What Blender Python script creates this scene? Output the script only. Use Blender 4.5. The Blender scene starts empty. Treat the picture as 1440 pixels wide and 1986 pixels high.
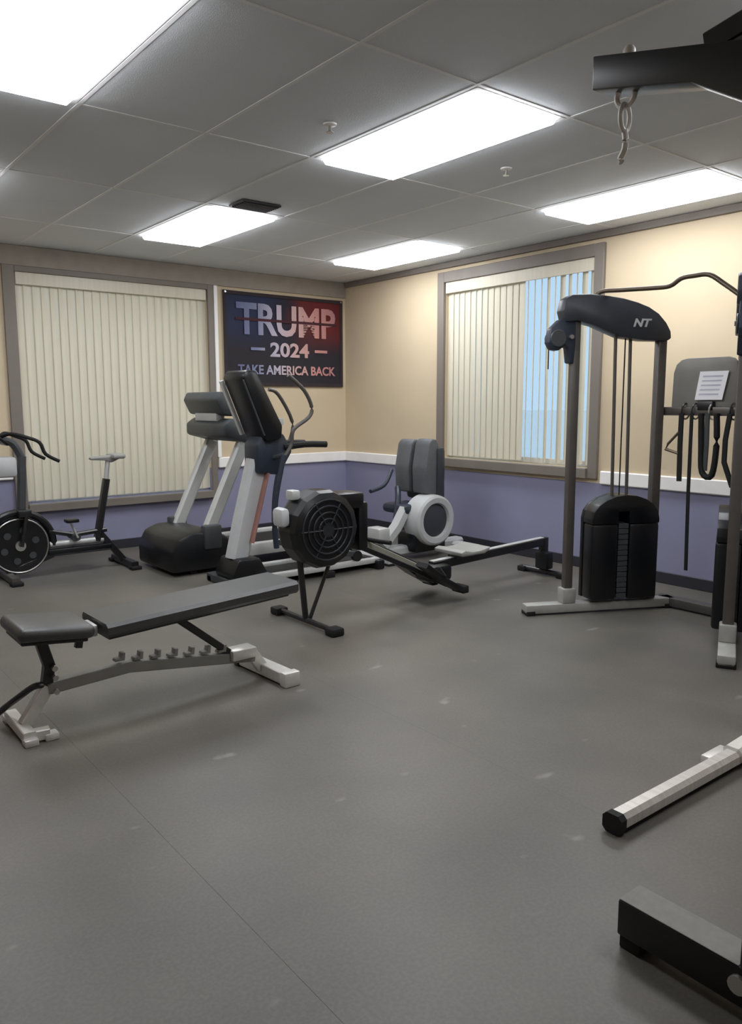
import bpy, bmesh, math, random
from mathutils import Vector, Matrix
random.seed(7)
PI = math.pi
sc = bpy.context.scene
COL = sc.collection

# ---------------------------------------------------------------- camera
FOC, PITCH, ROLL, YAW = 1514.39, 0.13818, -0.00208, 0.67116
CAM = Vector((-5.4668, -7.3545, 1.3871))
fw = Vector((math.sin(YAW)*math.cos(PITCH), math.cos(YAW)*math.cos(PITCH), -math.sin(PITCH)))
rt = Vector((math.cos(YAW), -math.sin(YAW), 0)); up = rt.cross(fw)
r2 = math.cos(ROLL)*rt + math.sin(ROLL)*up
u2 = -math.sin(ROLL)*rt + math.cos(ROLL)*up
cd = bpy.data.cameras.new('camera'); cam = bpy.data.objects.new('camera', cd); COL.objects.link(cam)
m = Matrix((r2, u2, -fw)).transposed().to_4x4(); m.translation = CAM; cam.matrix_world = m
cd.sensor_fit = 'HORIZONTAL'; cd.sensor_width = 36; cd.lens = 36*FOC/1440; cd.clip_start = 0.05
sc.camera = cam

# ---------------------------------------------------------------- world and exposure
SKY_STRENGTH = 1.0
LAMP = 13.9
sc.view_settings.view_transform = 'Standard'; sc.view_settings.look = 'None'
sc.view_settings.exposure = 0.0; sc.view_settings.gamma = 1.0; sc.view_settings.use_curve_mapping = False
w = bpy.data.worlds.new('world'); sc.world = w; w.use_nodes = True
nt = w.node_tree; bg = nt.nodes['Background']
bg.inputs['Color'].default_value = (0.62, 0.81, 1.0, 1); bg.inputs['Strength'].default_value = SKY_STRENGTH

# ---------------------------------------------------------------- materials
def lin(c):
    return tuple(((v/255)/12.92 if v/255 <= .04045 else ((v/255+.055)/1.055)**2.4) for v in c) + (1,)
MATS = {}
def mat(name, rgb, rough=.5, metal=0., var=.08, scale=8., bump=0., bscale=60., stretch=None, spec=.5):
    if name in MATS: return MATS[name]
    mt = bpy.data.materials.new(name); mt.use_nodes = True
    n = mt.node_tree.nodes; l = mt.node_tree.links
    b = n['Principled BSDF']; b.inputs['Roughness'].default_value = rough; b.inputs['Metallic'].default_value = metal
    b.inputs['Specular IOR Level'].default_value = spec
    tc = n.new('ShaderNodeTexCoord'); mp = n.new('ShaderNodeMapping'); l.new(tc.outputs['Object'], mp.inputs['Vector'])
    if stretch: mp.inputs['Scale'].default_value = stretch
    no = n.new('ShaderNodeTexNoise'); no.inputs['Scale'].default_value = scale; no.inputs['Detail'].default_value = 4
    l.new(mp.outputs['Vector'], no.inputs['Vector'])
    cr = n.new('ShaderNodeValToRGB'); c = lin(rgb)
    cr.color_ramp.elements[0].color = tuple(v*(1-var) for v in c[:3])+(1,)
    cr.color_ramp.elements[1].color = tuple(min(1, v*(1+var)) for v in c[:3])+(1,)
    cr.color_ramp.elements[0].position = .3; cr.color_ramp.elements[1].position = .7
    l.new(no.outputs['Fac'], cr.inputs['Fac']); l.new(cr.outputs['Color'], b.inputs['Base Color'])
    if bump:
        nb = n.new('ShaderNodeTexNoise'); nb.inputs['Scale'].default_value = bscale; nb.inputs['Detail'].default_value = 3
        l.new(tc.outputs['Object'], nb.inputs['Vector'])
        bp = n.new('ShaderNodeBump'); bp.inputs['Strength'].default_value = bump; bp.inputs['Distance'].default_value = .01
        l.new(nb.outputs['Fac'], bp.inputs['Height']); l.new(bp.outputs['Normal'], b.inputs['Normal'])
    MATS[name] = mt; return mt
def emit(name, rgb, s):
    mt = bpy.data.materials.new(name); mt.use_nodes = True; n = mt.node_tree.nodes; l = mt.node_tree.links
    n.remove(n['Principled BSDF']); e = n.new('ShaderNodeEmission'); e.inputs['Color'].default_value = lin(rgb); e.inputs['Strength'].default_value = s
    l.new(e.outputs[0], n['Material Output'].inputs['Surface']); MATS[name] = mt; return mt
def blind_mat():
    mt = bpy.data.materials.new('blind_vinyl'); mt.use_nodes = True; n = mt.node_tree.nodes; l = mt.node_tree.links
    n.remove(n['Principled BSDF'])
    tc = n.new('ShaderNodeTexCoord'); mp = n.new('ShaderNodeMapping'); mp.inputs['Scale'].default_value = (14, 14, .5)
    no = n.new('ShaderNodeTexNoise'); no.inputs['Scale'].default_value = 3
    cr = n.new('ShaderNodeValToRGB'); cr.color_ramp.elements[0].color = lin((232, 224, 203)); cr.color_ramp.elements[1].color = lin((248, 243, 228))
    l.new(tc.outputs['Object'], mp.inputs['Vector']); l.new(mp.outputs['Vector'], no.inputs['Vector']); l.new(no.outputs['Fac'], cr.inputs['Fac'])
    d = n.new('ShaderNodeBsdfDiffuse'); t = n.new('ShaderNodeBsdfTranslucent'); g = n.new('ShaderNodeBsdfGlossy'); g.inputs['Roughness'].default_value = .4
    mx = n.new('ShaderNodeMixShader'); mx.inputs[0].default_value = .32
    m2 = n.new('ShaderNodeMixShader'); m2.inputs[0].default_value = .04
    l.new(cr.outputs['Color'], d.inputs['Color']); l.new(cr.outputs['Color'], t.inputs['Color'])
    l.new(d.outputs[0], mx.inputs[1]); l.new(t.outputs[0], mx.inputs[2]); l.new(mx.outputs[0], m2.inputs[1]); l.new(g.outputs[0], m2.inputs[2])
    l.new(m2.outputs[0], n['Material Output'].inputs['Surface']); return mt
def glass_mat():
    mt = bpy.data.materials.new('window_glass'); mt.use_nodes = True; n = mt.node_tree.nodes; l = mt.node_tree.links
    n.remove(n['Principled BSDF'])
    t = n.new('ShaderNodeBsdfTransparent'); t.inputs['Color'].default_value = (.92, .97, 1, 1)
    g = n.new('ShaderNodeBsdfGlossy'); g.inputs['Roughness'].default_value = .02
    mx = n.new('ShaderNodeMixShader'); mx.inputs[0].default_value = .06
    l.new(t.outputs[0], mx.inputs[1]); l.new(g.outputs[0], mx.inputs[2]); l.new(mx.outputs[0], n['Material Output'].inputs['Surface']); return mt
def floor_mat():
    mt = bpy.data.materials.new('rubber_floor'); mt.use_nodes = True; n = mt.node_tree.nodes; l = mt.node_tree.links
    b = n['Principled BSDF']; b.inputs['Roughness'].default_value = .42; b.inputs['Specular IOR Level'].default_value = .45
    g = n.new('ShaderNodeNewGeometry'); P = g.outputs['Position']
    def noise(s, d=4, st=None):
        x = n.new('ShaderNodeTexNoise'); x.inputs['Scale'].default_value = s; x.inputs['Detail'].default_value = d
        if st:
            mp = n.new('ShaderNodeMapping'); mp.inputs['Scale'].default_value = st; l.new(P, mp.inputs['Vector']); l.new(mp.outputs['Vector'], x.inputs['Vector'])
        else: l.new(P, x.inputs['Vector'])
        return x.outputs['Fac']
    cr = n.new('ShaderNodeValToRGB'); cr.color_ramp.elements[0].color = lin((94, 91, 85)); cr.color_ramp.elements[1].color = lin((107, 103, 96))
    cr.color_ramp.elements[0].position = .35; cr.color_ramp.elements[1].position = .65
    l.new(noise(1.6), cr.inputs['Fac'])
    # fine speckle of the crumb rubber
    c2 = n.new('ShaderNodeValToRGB'); c2.color_ramp.elements[0].color = (.93, .93, .93, 1); c2.color_ramp.elements[1].color = (1.06, 1.06, 1.06, 1)
    c2.color_ramp.elements[0].position = .4; c2.color_ramp.elements[1].position = .62
    l.new(noise(90, 2), c2.inputs['Fac'])
    mu = n.new('ShaderNodeMixRGB'); mu.blend_type = 'MULTIPLY'; mu.inputs[0].default_value = 1
    l.new(cr.outputs['Color'], mu.inputs[1]); l.new(c2.outputs['Color'], mu.inputs[2])
    # chalky scuffs
    c3 = n.new('ShaderNodeValToRGB'); c3.color_ramp.elements[0].position = .70; c3.color_ramp.elements[1].position = .80
    l.new(noise(4.5, 2, (1, 1.6, 1)), c3.inputs['Fac'])
    sm = n.new('ShaderNodeMath'); sm.operation = 'MULTIPLY'; sm.inputs[1].default_value = .55; l.new(c3.outputs['Color'], sm.inputs[0])
    mx = n.new('ShaderNodeMixRGB'); mx.inputs[2].default_value = lin((172, 170, 164))
    l.new(sm.outputs[0], mx.inputs[0]); l.new(mu.outputs['Color'], mx.inputs[1]); l.new(mx.outputs['Color'], b.inputs['Base Color'])
    bp = n.new('ShaderNodeBump'); bp.inputs['Strength'].default_value = .12; bp.inputs['Distance'].default_value = .002
    l.new(noise(140, 2), bp.inputs['Height']); l.new(bp.outputs['Normal'], b.inputs['Normal'])
    return mt
def flag_mat():
    mt = bpy.data.materials.new('flag_cloth'); mt.use_nodes = True; n = mt.node_tree.nodes; l = mt.node_tree.links
    b = n['Principled BSDF']; b.inputs['Roughness'].default_value = .8
    tc = n.new('ShaderNodeTexCoord'); s = n.new('ShaderNodeSeparateXYZ'); l.new(tc.outputs['Object'], s.inputs[0])
    no = n.new('ShaderNodeTexNoise'); no.inputs['Scale'].default_value = 3.0; no.inputs['Detail'].default_value = 5; l.new(tc.outputs['Object'], no.inputs['Vector'])
    # x -0.76..0.76 across the flag
    mr = n.new('ShaderNodeMapRange'); mr.inputs['From Min'].default_value = -.76; mr.inputs['From Max'].default_value = .76
    l.new(s.outputs['X'], mr.inputs['Value'])
    ad = n.new('ShaderNodeMath'); ad.operation = 'MULTIPLY_ADD'; ad.inputs[1].default_value = .5; l.new(no.outputs['Fac'], ad.inputs[0])
    sb = n.new('ShaderNodeMath'); sb.operation = 'SUBTRACT'; sb.inputs[1].default_value = .25; l.new(mr.outputs[0], sb.inputs[0]); l.new(sb.outputs[0], ad.inputs[2])
    cr = n.new('ShaderNodeValToRGB'); e = cr.color_ramp.elements
    e[0].position = .0; e[0].color = lin((38, 46, 72)); e[1].position = 1; e[1].color = lin((92, 26, 28))
    for p, c in ((.3, (30, 40, 72)), (.5, (38, 32, 46)), (.68, (96, 34, 34)), (.85, (104, 28, 30))):
        x = e.new(p); x.color = lin(c)
    l.new(ad.outputs[0], cr.inputs['Fac'])
    # printed ground fades to near black in the lower half of the flag's own artwork
    mz = n.new('ShaderNodeMapRange'); mz.inputs['From Min'].default_value = .36; mz.inputs['From Max'].default_value = .62
    l.new(s.outputs['Z'], mz.inputs['Value'])
    mx = n.new('ShaderNodeMixRGB'); mx.inputs[1].default_value = lin((38, 34, 42)); l.new(mz.outputs[0], mx.inputs[0]); l.new(cr.outputs['Color'], mx.inputs[2])
    l.new(mx.outputs['Color'], b.inputs['Base Color'])
    return mt
def letter_mat():
    mt = bpy.data.materials.new('flag_letters'); mt.use_nodes = True; n = mt.node_tree.nodes; l = mt.node_tree.links
    b = n['Principled BSDF']; b.inputs['Roughness'].default_value = .8
    tc = n.new('ShaderNodeTexCoord'); s = n.new('ShaderNodeSeparateXYZ'); l.new(tc.outputs['Object'], s.inputs[0])
    mr = n.new('ShaderNodeMapRange'); mr.inputs['From Min'].default_value = -.65; mr.inputs['From Max'].default_value = .65; l.new(s.outputs['X'], mr.inputs['Value'])
    cr = n.new('ShaderNodeValToRGB'); e = cr.color_ramp.elements
    e[0].position = 0; e[0].color = lin((96, 104, 138)); e[1].position = 1; e[1].color = lin((176, 124, 126))
    for p, c in ((.22, (124, 130, 160)), (.4, (188, 180, 196)), (.6, (204, 168, 164)), (.8, (200, 142, 136))):
        x = e.new(p); x.color = lin(c)
    l.new(mr.outputs[0], cr.inputs['Fac']); l.new(cr.outputs['Color'], b.inputs['Base Color']); return mt

M_FLOOR = floor_mat(); M_BLIND = blind_mat(); M_GLASS = glass_mat(); M_FLAG = flag_mat(); M_LET = letter_mat()
M_LAMP = emit('lamp_diffuser', (248, 250, 255), LAMP)
M_BEIGE = mat('beige_paint', (207, 190, 160), .7, var=.04, scale=2, bump=.05, bscale=180)
M_PURPLE = mat('lilac_grey_paint', (138, 138, 165), .7, var=.05, scale=2.5, bump=.05, bscale=180)
M_TRIM = mat('taupe_trim', (124, 116, 108), .55, var=.06, scale=5, stretch=(1, 1, .3))
M_WHITE = mat('white_rail_paint', (247, 245, 242), .45, var=.03)
M_BASEB = mat('dark_vinyl_base', (44, 44, 52), .5)
M_TILE = mat('ceiling_tile', (224, 228, 232), .9, var=.04, scale=1.3, bump=.25, bscale=220)
M_GRID = mat('ceiling_grid_paint', (236, 236, 236), .8, var=.02)
M_BLACK = mat('black_powder_coat', (17, 18, 21), .36, var=.15, scale=30, spec=.7)
M_BLACKP = mat('black_plastic', (13, 15, 19), .36, var=.15, scale=20)
M_DARKG = mat('dark_grey_plastic', (62, 66, 68), .45, var=.1, scale=12)
M_RUB = mat('black_rubber', (12, 12, 13), .75, var=.2, scale=40)
M_VINYL = mat('black_vinyl_upholstery', (52, 52, 50), .42, spec=1.0, var=.1, scale=25, bump=.15, bscale=260)
M_GVINYL = mat('grey_vinyl_upholstery', (92, 95, 98), .5, var=.08, scale=18, bump=.12, bscale=220)
M_SILVER = mat('silver_paint', (196, 198, 196), .4, metal=.25, var=.05, scale=14)
M_PALE = mat('pale_grey_plastic', (186, 188, 188), .45, var=.05, scale=10)
M_CHROME = mat('brushed_steel', (204, 202, 198), .28, metal=.9, var=.08, scale=30, stretch=(1, 12, 12))
M_STEELP = mat('bright_steel_paint', (224, 222, 216), .35, metal=.3, var=.06, scale=25)
M_GUN = mat('gunmetal_paint', (94, 90, 86), .4, metal=.4, var=.08, scale=16)
M_NAVY = mat('blue_black_plastic', (38, 46, 60), .45, var=.12, scale=20)
M_PAPER = mat('white_paper', (250, 250, 254), .8, var=.02)
M_INK = mat('printed_ink', (196, 196, 210), .8)
M_SCREEN = mat('dark_screen', (16, 18, 20), .12, var=.1)
M_SEAT = mat('pale_grey_saddle', (150, 150, 146), .5, var=.08)
M_BROWNB = mat('bronze_bar', (92, 80, 66), .4, metal=.5)
M_OUT = mat('pale_concrete_paving', (242, 241, 238), .9, var=.03, scale=1)
M_GUARD = mat('guard_wire', (36, 38, 42), .45)
M_BEAM = mat('worn_grey_steel', (168, 168, 162), .4, metal=.2, var=.15, scale=9)
M_GREYB = mat('floor_grey_paint', (142, 140, 134), .5)
M_HOOK = mat('zinc_plate', (226, 223, 216), .5, metal=.1, var=.05)
M_TAN = mat('pink_reflection', (150, 108, 98), .6)

# ---------------------------------------------------------------- mesh helpers
class MB:
    def __init__(s): s.bm = bmesh.new()
    def _merge(s, b, M=None):
        if M is not None: bmesh.ops.transform(b, matrix=M, verts=b.verts)
        me = bpy.data.meshes.new('tmp'); b.to_mesh(me); b.free(); s.bm.from_mesh(me); bpy.data.meshes.remove(me); return s
    def box(s, p0, p1, bev=0., seg=2, M=None):
        b = bmesh.new(); bmesh.ops.create_cube(b, size=1)
        c = [(a+d)/2 for a, d in zip(p0, p1)]; z = [abs(d-a) for a, d in zip(p0, p1)]
        for v in b.verts: v.co = Vector((v.co.x*z[0]+c[0], v.co.y*z[1]+c[1], v.co.z*z[2]+c[2]))
        if bev: bmesh.ops.bevel(b, geom=b.edges[:], offset=min(bev, min(z)*.49), segments=seg, affect='EDGES', profile=.5)
        return s._merge(b, M)
    def prism(s, prof, axis, a0, a1, bev=0., M=None):
        """prof in the plane normal to axis: 'y' -> (x,z), 'x' -> (y,z), 'z' -> (x,y)"""
        b = bmesh.new()
        def P(q, a): return {'y': (q[0], a, q[1]), 'x': (a, q[0], q[1]), 'z': (q[0], q[1], a)}[axis]
        v0 = [b.verts.new(P(q, a0)) for q in prof]; v1 = [b.verts.new(P(q, a1)) for q in prof]; n = len(prof)
        b.faces.new(v0); b.faces.new(v1[::-1])
        for i in range(n): b.faces.new((v0[i], v1[i], v1[(i+1) % n], v0[(i+1) % n]))
        bmesh.ops.recalc_face_normals(b, faces=b.faces)
        if bev: bmesh.ops.bevel(b, geom=b.edges[:], offset=bev, segments=2, affect='EDGES', profile=.5)
        return s._merge(b, M)
    def sweep(s, pts, prof, upv=(0, 0, 1)):
        b = bmesh.new(); pts = [Vector(p) for p in pts]; rings = []; n = len(pts); u = Vector(upv)
        for i, p in enumerate(pts):
            t = (pts[min(i+1, n-1)]-pts[max(i-1, 0)]).normalized()
            x = t.cross(u)
            if x.length < 1e-3: x = t.cross(Vector((0, 1, 0)) if abs(t.y) < .9 else Vector((1, 0, 0)))
            x.normalize(); y = x.cross(t).normalized()
            k = 1.
            if 0 < i < n-1:
                c = (pts[i]-pts[i-1]).normalized().dot((pts[i+1]-pts[i]).normalized()); k = 1/max(.5, math.sqrt(max(.01, (1+c)/2)))
                k = min(k, 1.25)
            rings.append([b.verts.new(p+x*a*k+y*d*k) for a, d in prof])
        for i in range(n-1):
            for j in range(len(prof)):
                b.faces.new((rings[i][j], rings[i][(j+1) % len(prof)], rings[i+1][(j+1) % len(prof)], rings[i+1][j]))
        b.faces.new(rings[0]); b.faces.new(rings[-1][::-1]); bmesh.ops.recalc_face_normals(b, faces=b.faces)
        return s._merge(b)
    def tube(s, pts, r, n=12, smooth=0):
        if smooth: pts = spline(pts, smooth)
        return s.sweep(pts, [(r*math.cos(2*PI*k/n), r*math.sin(2*PI*k/n)) for k in range(n)])
    def bar(s, pts, w_, h_, upv=(0, 0, 1), c=.004):
        a, d = w_/2, h_/2; c = min(c, a*.5, d*.5)
        return s.sweep(pts, [(-a+c, -d), (a-c, -d), (a, -d+c), (a, d-c), (a-c, d), (-a+c, d), (-a, d-c), (-a, -d+c)], upv)
    def lathe(s, prof, axis='z', c=(0, 0, 0), n=32):
        """prof list of (radius, along-axis)"""
        b = bmesh.new(); rings = []
        for r, a in prof:
            rg = []
            for k in range(n):
                t = 2*PI*k/n; x, y = max(r, 1e-4)*math.cos(t), max(r, 1e-4)*math.sin(t)
                q = {'z': (x, y, a), 'y': (x, a, y), 'x': (a, x, y)}[axis]
                rg.append(b.verts.new((q[0]+c[0], q[1]+c[1], q[2]+c[2])))
            rings.append(rg)
        for i in range(len(rings)-1):
            for k in range(n): b.faces.new((rings[i][k], rings[i][(k+1) % n], rings[i+1][(k+1) % n], rings[i+1][k]))
        b.faces.new(rings[0]); b.faces.new(rings[-1]); bmesh.ops.recalc_face_normals(b, faces=b.faces)
        return s._merge(b)
    def torus(s, c, R, r, axis='y', n=28, k=10, a0=0, a1=2*PI, sx=1., sz=1.):
        pts = []
        for i in range(n+1):
            t = a0+(a1-a0)*i/n; x, y = R*sx*math.cos(t), R*sz*math.sin(t)
            q = {'y': (x, 0, y), 'x': (0, x, y), 'z': (x, y, 0)}[axis]; pts.append((c[0]+q[0], c[1]+q[1], c[2]+q[2]))
        upv = {'y': (0, 1, 0), 'x': (1, 0, 0), 'z': (0, 0, 1)}[axis]
        return s.sweep(pts, [(r*math.cos(2*PI*j/k), r*math.sin(2*PI*j/k)) for j in range(k)], upv)
    def sphere(s, c, r, sc_=(1, 1, 1)):
        b = bmesh.new(); bmesh.ops.create_uvsphere(b, u_segments=16, v_segments=10, radius=r)
        for v in b.verts: v.co = Vector((v.co.x*sc_[0]+c[0], v.co.y*sc_[1]+c[1], v.co.z*sc_[2]+c[2]))
        return s._merge(b)
    def obj(s, name, material, parent=None, M=None, smooth=35):
        if M is not None: bmesh.ops.transform(s.bm, matrix=M, verts=s.bm.verts)
        me = bpy.data.meshes.new(name); s.bm.to_mesh(me); s.bm.free()
        for i, mt in enumerate(material if isinstance(material, (list, tuple)) else [material]): me.materials.append(mt)
        if smooth: me.shade_smooth(); me.set_sharp_from_angle(angle=math.radians(smooth))
        o = bpy.data.objects.new(name, me); COL.objects.link(o)
        if parent: o.parent = parent
        return o
def spline(pts, k):
    P = [Vector(p) for p in pts]; out = []
    for i in range(len(P)-1):
        p0, p1, p2, p3 = P[max(i-1, 0)], P[i], P[i+1], P[min(i+2, len(P)-1)]
        for j in range(k):
            t = j/k; out.append(.5*((2*p1)+(-p0+p2)*t+(2*p0-5*p1+4*p2-p3)*t*t+(-p0+3*p1-3*p2+p3)*t**3))
    out.append(P[-1]); return out
def tag(o, label, cat, group=None):
    o['label'] = label; o['category'] = cat
    if group: o['group'] = group
    return o
def thing(name, label, cat, loc=(0, 0, 0), rotz=0., group=None):
    o = bpy.data.objects.new(name, None); COL.objects.link(o); o.location = loc; o.rotation_euler = (0, 0, rotz)
    o.empty_display_size = .1
    return tag(o, label, cat, group)
def struct(o): o['kind'] = 'structure'; return o
def share(o, name, parent, loc, rz=0.):
    c = o.copy(); c.name = name; COL.objects.link(c); c.parent = parent; c.location = loc; c.rotation_euler = (0, 0, rz); return c
def text_mesh(body, size, width, material, parent, name, loc, rot, bold=0., shear=0., ext=.001, height=None):
    cu = bpy.data.curves.new('t', 'FONT'); cu.body = body; cu.size = size; cu.align_x = 'CENTER'; cu.align_y = 'CENTER'
    cu.offset = bold; cu.shear = shear; cu.extrude = ext; cu.resolution_u = 3
    t = bpy.data.objects.new('t', cu); COL.objects.link(t); bpy.context.view_layer.update()
    me = bpy.data.meshes.new_from_object(t.evaluated_get(bpy.context.evaluated_depsgraph_get()))
    bpy.data.objects.remove(t); bpy.data.curves.remove(cu)
    xs = [v.co.x for v in me.vertices]; ys = [v.co.y for v in me.vertices]
    k = width/(max(xs)-min(xs)); ky = (height/(max(ys)-min(ys))) if height else k; cx = (max(xs)+min(xs))/2; cy = (max(ys)+min(ys))/2
    R = Matrix.Translation(loc) @ rot
    for v in me.vertices: v.co = R @ Vector(((v.co.x-cx)*k, (v.co.y-cy)*ky, v.co.z))
    me.materials.clear(); me.materials.append(material)
    o = bpy.data.objects.new(name, me); COL.objects.link(o); o.parent = parent; return o

# ================================================================ ROOM
X0, Y0, H = -6.9, -9.0, 2.741          # left wall x, front wall y, ceiling height; corner of the two seen walls at 0,0
WAIN, T = .73, .16                     # height of the lilac lower wall, wall thickness
# ---- floor: rubber rolls laid along y
fl = struct(MB().box((X0-T, Y0-T, -.12), (T, T, -.012)).obj('floor', M_RUB))
seams = [X0, -5.75, -4.53, -3.31, -2.09, -.87, 0]
for a, b in zip(seams, seams[1:]):
    MB().box((a+.0001, Y0, -.012), (b-.0001, 0, 0), .0005, 1).obj('rubber_mat', M_FLOOR, fl)
# ---- walls (two paint bands) with window openings
def wall(name, horiz, a0, a1, opening=None, axis='x', at=0., out=1):
    """wall running along axis from a0 to a1, inner face at `at`, thickness towards out"""
    o = MB(); mats = [M_BEIGE, M_PURPLE]
    rects = []
    if opening:
        b0, b1, z0, z1 = opening
        rects += [(a0, b0, 0, H+.1), (b1, a1, 0, H+.1), (b0, b1, 0, z0), (b0, b1, z1, H+.1)]
    else: rects = [(a0, a1, 0, H+.1)]
    for c0, c1, z0, z1 in rects:
        for lo, hi in ((max(z0, -.1), min(z1, WAIN)), (max(z0, WAIN), z1)):
            if hi-lo < 1e-4: continue
            p, q = sorted((at, at+out*T))
            if axis == 'x': o.box((c0, p, lo), (c1, q, hi))
            else: o.box((p, c0, lo), (q, c1, hi))
    ob = o.obj(name, mats, smooth=0)
    for f in ob.data.polygons: f.material_index = 1 if f.center.z < WAIN-1e-3 or (abs(f.center.z-WAIN) < 1e-3 and f.normal.z > 0) else 0
    return struct(ob)
W1 = (-3.56, -1.74, .50, 2.52)          # back window opening x0,x1,z0,z1
W2 = (-3.40, -1.66, .85, 2.55)          # right window opening y0,y1,z0,z1
wall('wall_back', 1, X0-T, T, W1, 'x', 0, 1)
wall('wall_right', 1, Y0, 0, W2, 'y', 0, 1)
wall('wall_left', 1, Y0, 0, None, 'y', X0, -1)
wall('wall_front', 1, X0-T, T, None, 'x', Y0, -1)
# ---- baseboards
for nm, p, q in (('baseboard_back', (X0, -.012, 0), (-.012, 0, .09)), ('baseboard_right', (-.012, Y0, 0), (0, 0, .09)),
                 ('baseboard_left', (X0, Y0, 0), (X0+.012, 0, .09)), ('baseboard_front', (X0, Y0, 0), (0, Y0+.012, .09))):
    struct(MB().box(p, q, .004, 1).obj(nm, M_BASEB))
# ---- white chair rail in the stretches between windows
n_tr = [0]
def trim(p, q, m_, bev=.004):
    n_tr[0] += 1; return struct(MB().box(p, q, bev, 1).obj('trim_%d' % n_tr[0], m_))
trim((-1.66, -.028, WAIN-.005), (0, 0, WAIN+.105), M_WHITE, .008)
trim((X0, -.028, WAIN-.005), (-3.67, 0, WAIN+.105), M_WHITE, .008)
trim((-.028, -1.55, WAIN-.005), (0, -.028, WAIN+.105), M_WHITE, .008)
trim((-.028, Y0, WAIN-.005), (0, -3.52, WAIN+.105), M_WHITE, .008)
# thin taupe crown strip under the ceiling
trim((X0, -.02, 2.57), (0, 0, H-.001), mat('taupe_soffit', (150, 141, 131), .6)); trim((-1.668, -.03, WAIN+.105), (-1.628, 0, 2.57), M_WHITE); trim((-.03, Y0, H-.055), (0, -.03, H-.001), M_TRIM)

# ---- windows: taupe casing, sash, glass, mullion
def window(name, axis, a0, a1, z0, z1, casL, casR, head, sill):
    """axis 'x': in back wall; 'y': in right wall. a0<a1; casing widths at a0, a1 ends"""
    def B(c0, c1, d0, d1, e0, e1, bev=.004, mb=None):     # along, depth (negative = into the room), height
        mb = mb or MB()
        return mb.box((c0, d0, e0), (c1, d1, e1), bev, 1) if axis == 'x' else mb.box((d0, c0, e0), (d1, c1, e1), bev, 1)
    fr = MB()
    for c0, c1, e0, e1 in ((a0-.005, a0+.05, z0, z1), (a1-.05, a1+.005, z0, z1), (a0+.05, a1-.05, z0, z0+.05), (a0+.05, a1-.05, z1-.05, z1)):
        B(c0, c1, .07, .13, e0, e1, .003, fr)
    root = struct(fr.obj(name, M_WHITE))
    B(a0+.04, a1-.04, .098, .104, z0+.04, z1-.04, 0).obj('pane', M_GLASS, root)
    mm = (a0+a1)/2; B(mm-.025, mm+.025, .075, .125, z0+.05, z1-.05).obj('mullion', M_WHITE, root)
    B(a0-casL, a0, -.035, 0, z0-sill, z1+head).obj('casing', M_TRIM, root)
    B(a1, a1+casR, -.035, 0, z0-sill, z1+head).obj('casing', M_TRIM, root)
    B(a0, a1, -.035, 0, z1, z1+head).obj('casing_head', M_TRIM, root)
    B(a0, a1, -.06, .07, z0-sill, z0-.002).obj('window_sill', M_TRIM, root)
    return root
window('window_1', 'x', *W1, .10, .06, .05, .075)
window('window_2', 'y', *W2, .09, .09, .10, .085)

# ---- vertical blinds
def blind(name, label, axis, a0, a1, z0, z1, pitch, angle, d=-.01):
    c = ((a0+a1)/2, d, z0) if axis == 'x' else (d, (a0+a1)/2, z0)
    root = thing(name, label, 'blind', c); L = (a1-a0)/2; hh = z1-z0
    def B(c0, c1, d0, d1, e0, e1, bev=.003):
        return MB().box((c0, d0, e0), (c1, d1, e1), bev, 1) if axis == 'x' else MB().box((d0, c0, e0), (d1, c1, e1), bev, 1)
    B(-L, L, -.045, .0, hh-.035, hh).obj('headrail', M_WHITE, root)
    B(-L, L, -.062, -.050, hh-.10, hh+.005).obj('valance', M_BLIND, root)
    n = int(round(2*L/pitch)); first = None
    for i in range(n):
        a = -L+(i+.5)*2*L/n
        if first is None:
            mb = MB(); wv = .089; k = 6
            pr = [(-wv/2+wv*j/k, .006*(1-((2*j/k)-1)**2)) for j in range(k+1)]
            pr2 = pr+[(x, y-.0012) for x, y in pr[::-1]]
            mb.prism(pr2, 'z', .012, hh-.04)
            first = mb.obj('slat', M_BLIND, root); o = first
        else: o = first.copy(); COL.objects.link(o); o.parent = root
        th = angle(i, n); o.location = (a, -.022, 0) if axis == 'x' else (-.022, a, 0)
        o.rotation_euler = (0, 0, th if axis == 'x' else th+PI/2)
    return root
blind('vertical_blind', 'cream vertical blind fully closed over the wide window beside the flag', 'x', W1[0]+.01, W1[1]-.01, W1[2]+.01, W1[3]-.005, .076, lambda i, n: .16+random.uniform(-.05, .05), .045)
# open half lets the sky through: those vanes are turned edge-on
blind('vertical_blind', 'cream vertical blind with one half of its vanes turned open, showing blue sky', 'y', W2[0]+.01, W2[1]-.01, W2[2]+.01, W2[3]-.005, .076,
      lambda i, n: (-.62+.25*math.sin(i*2.1)) if i < n*.29 else (-.90+random.uniform(-.06, .06)) if i < n*.42 else -.16+random.uniform(-.05, .05), .045)

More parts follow.
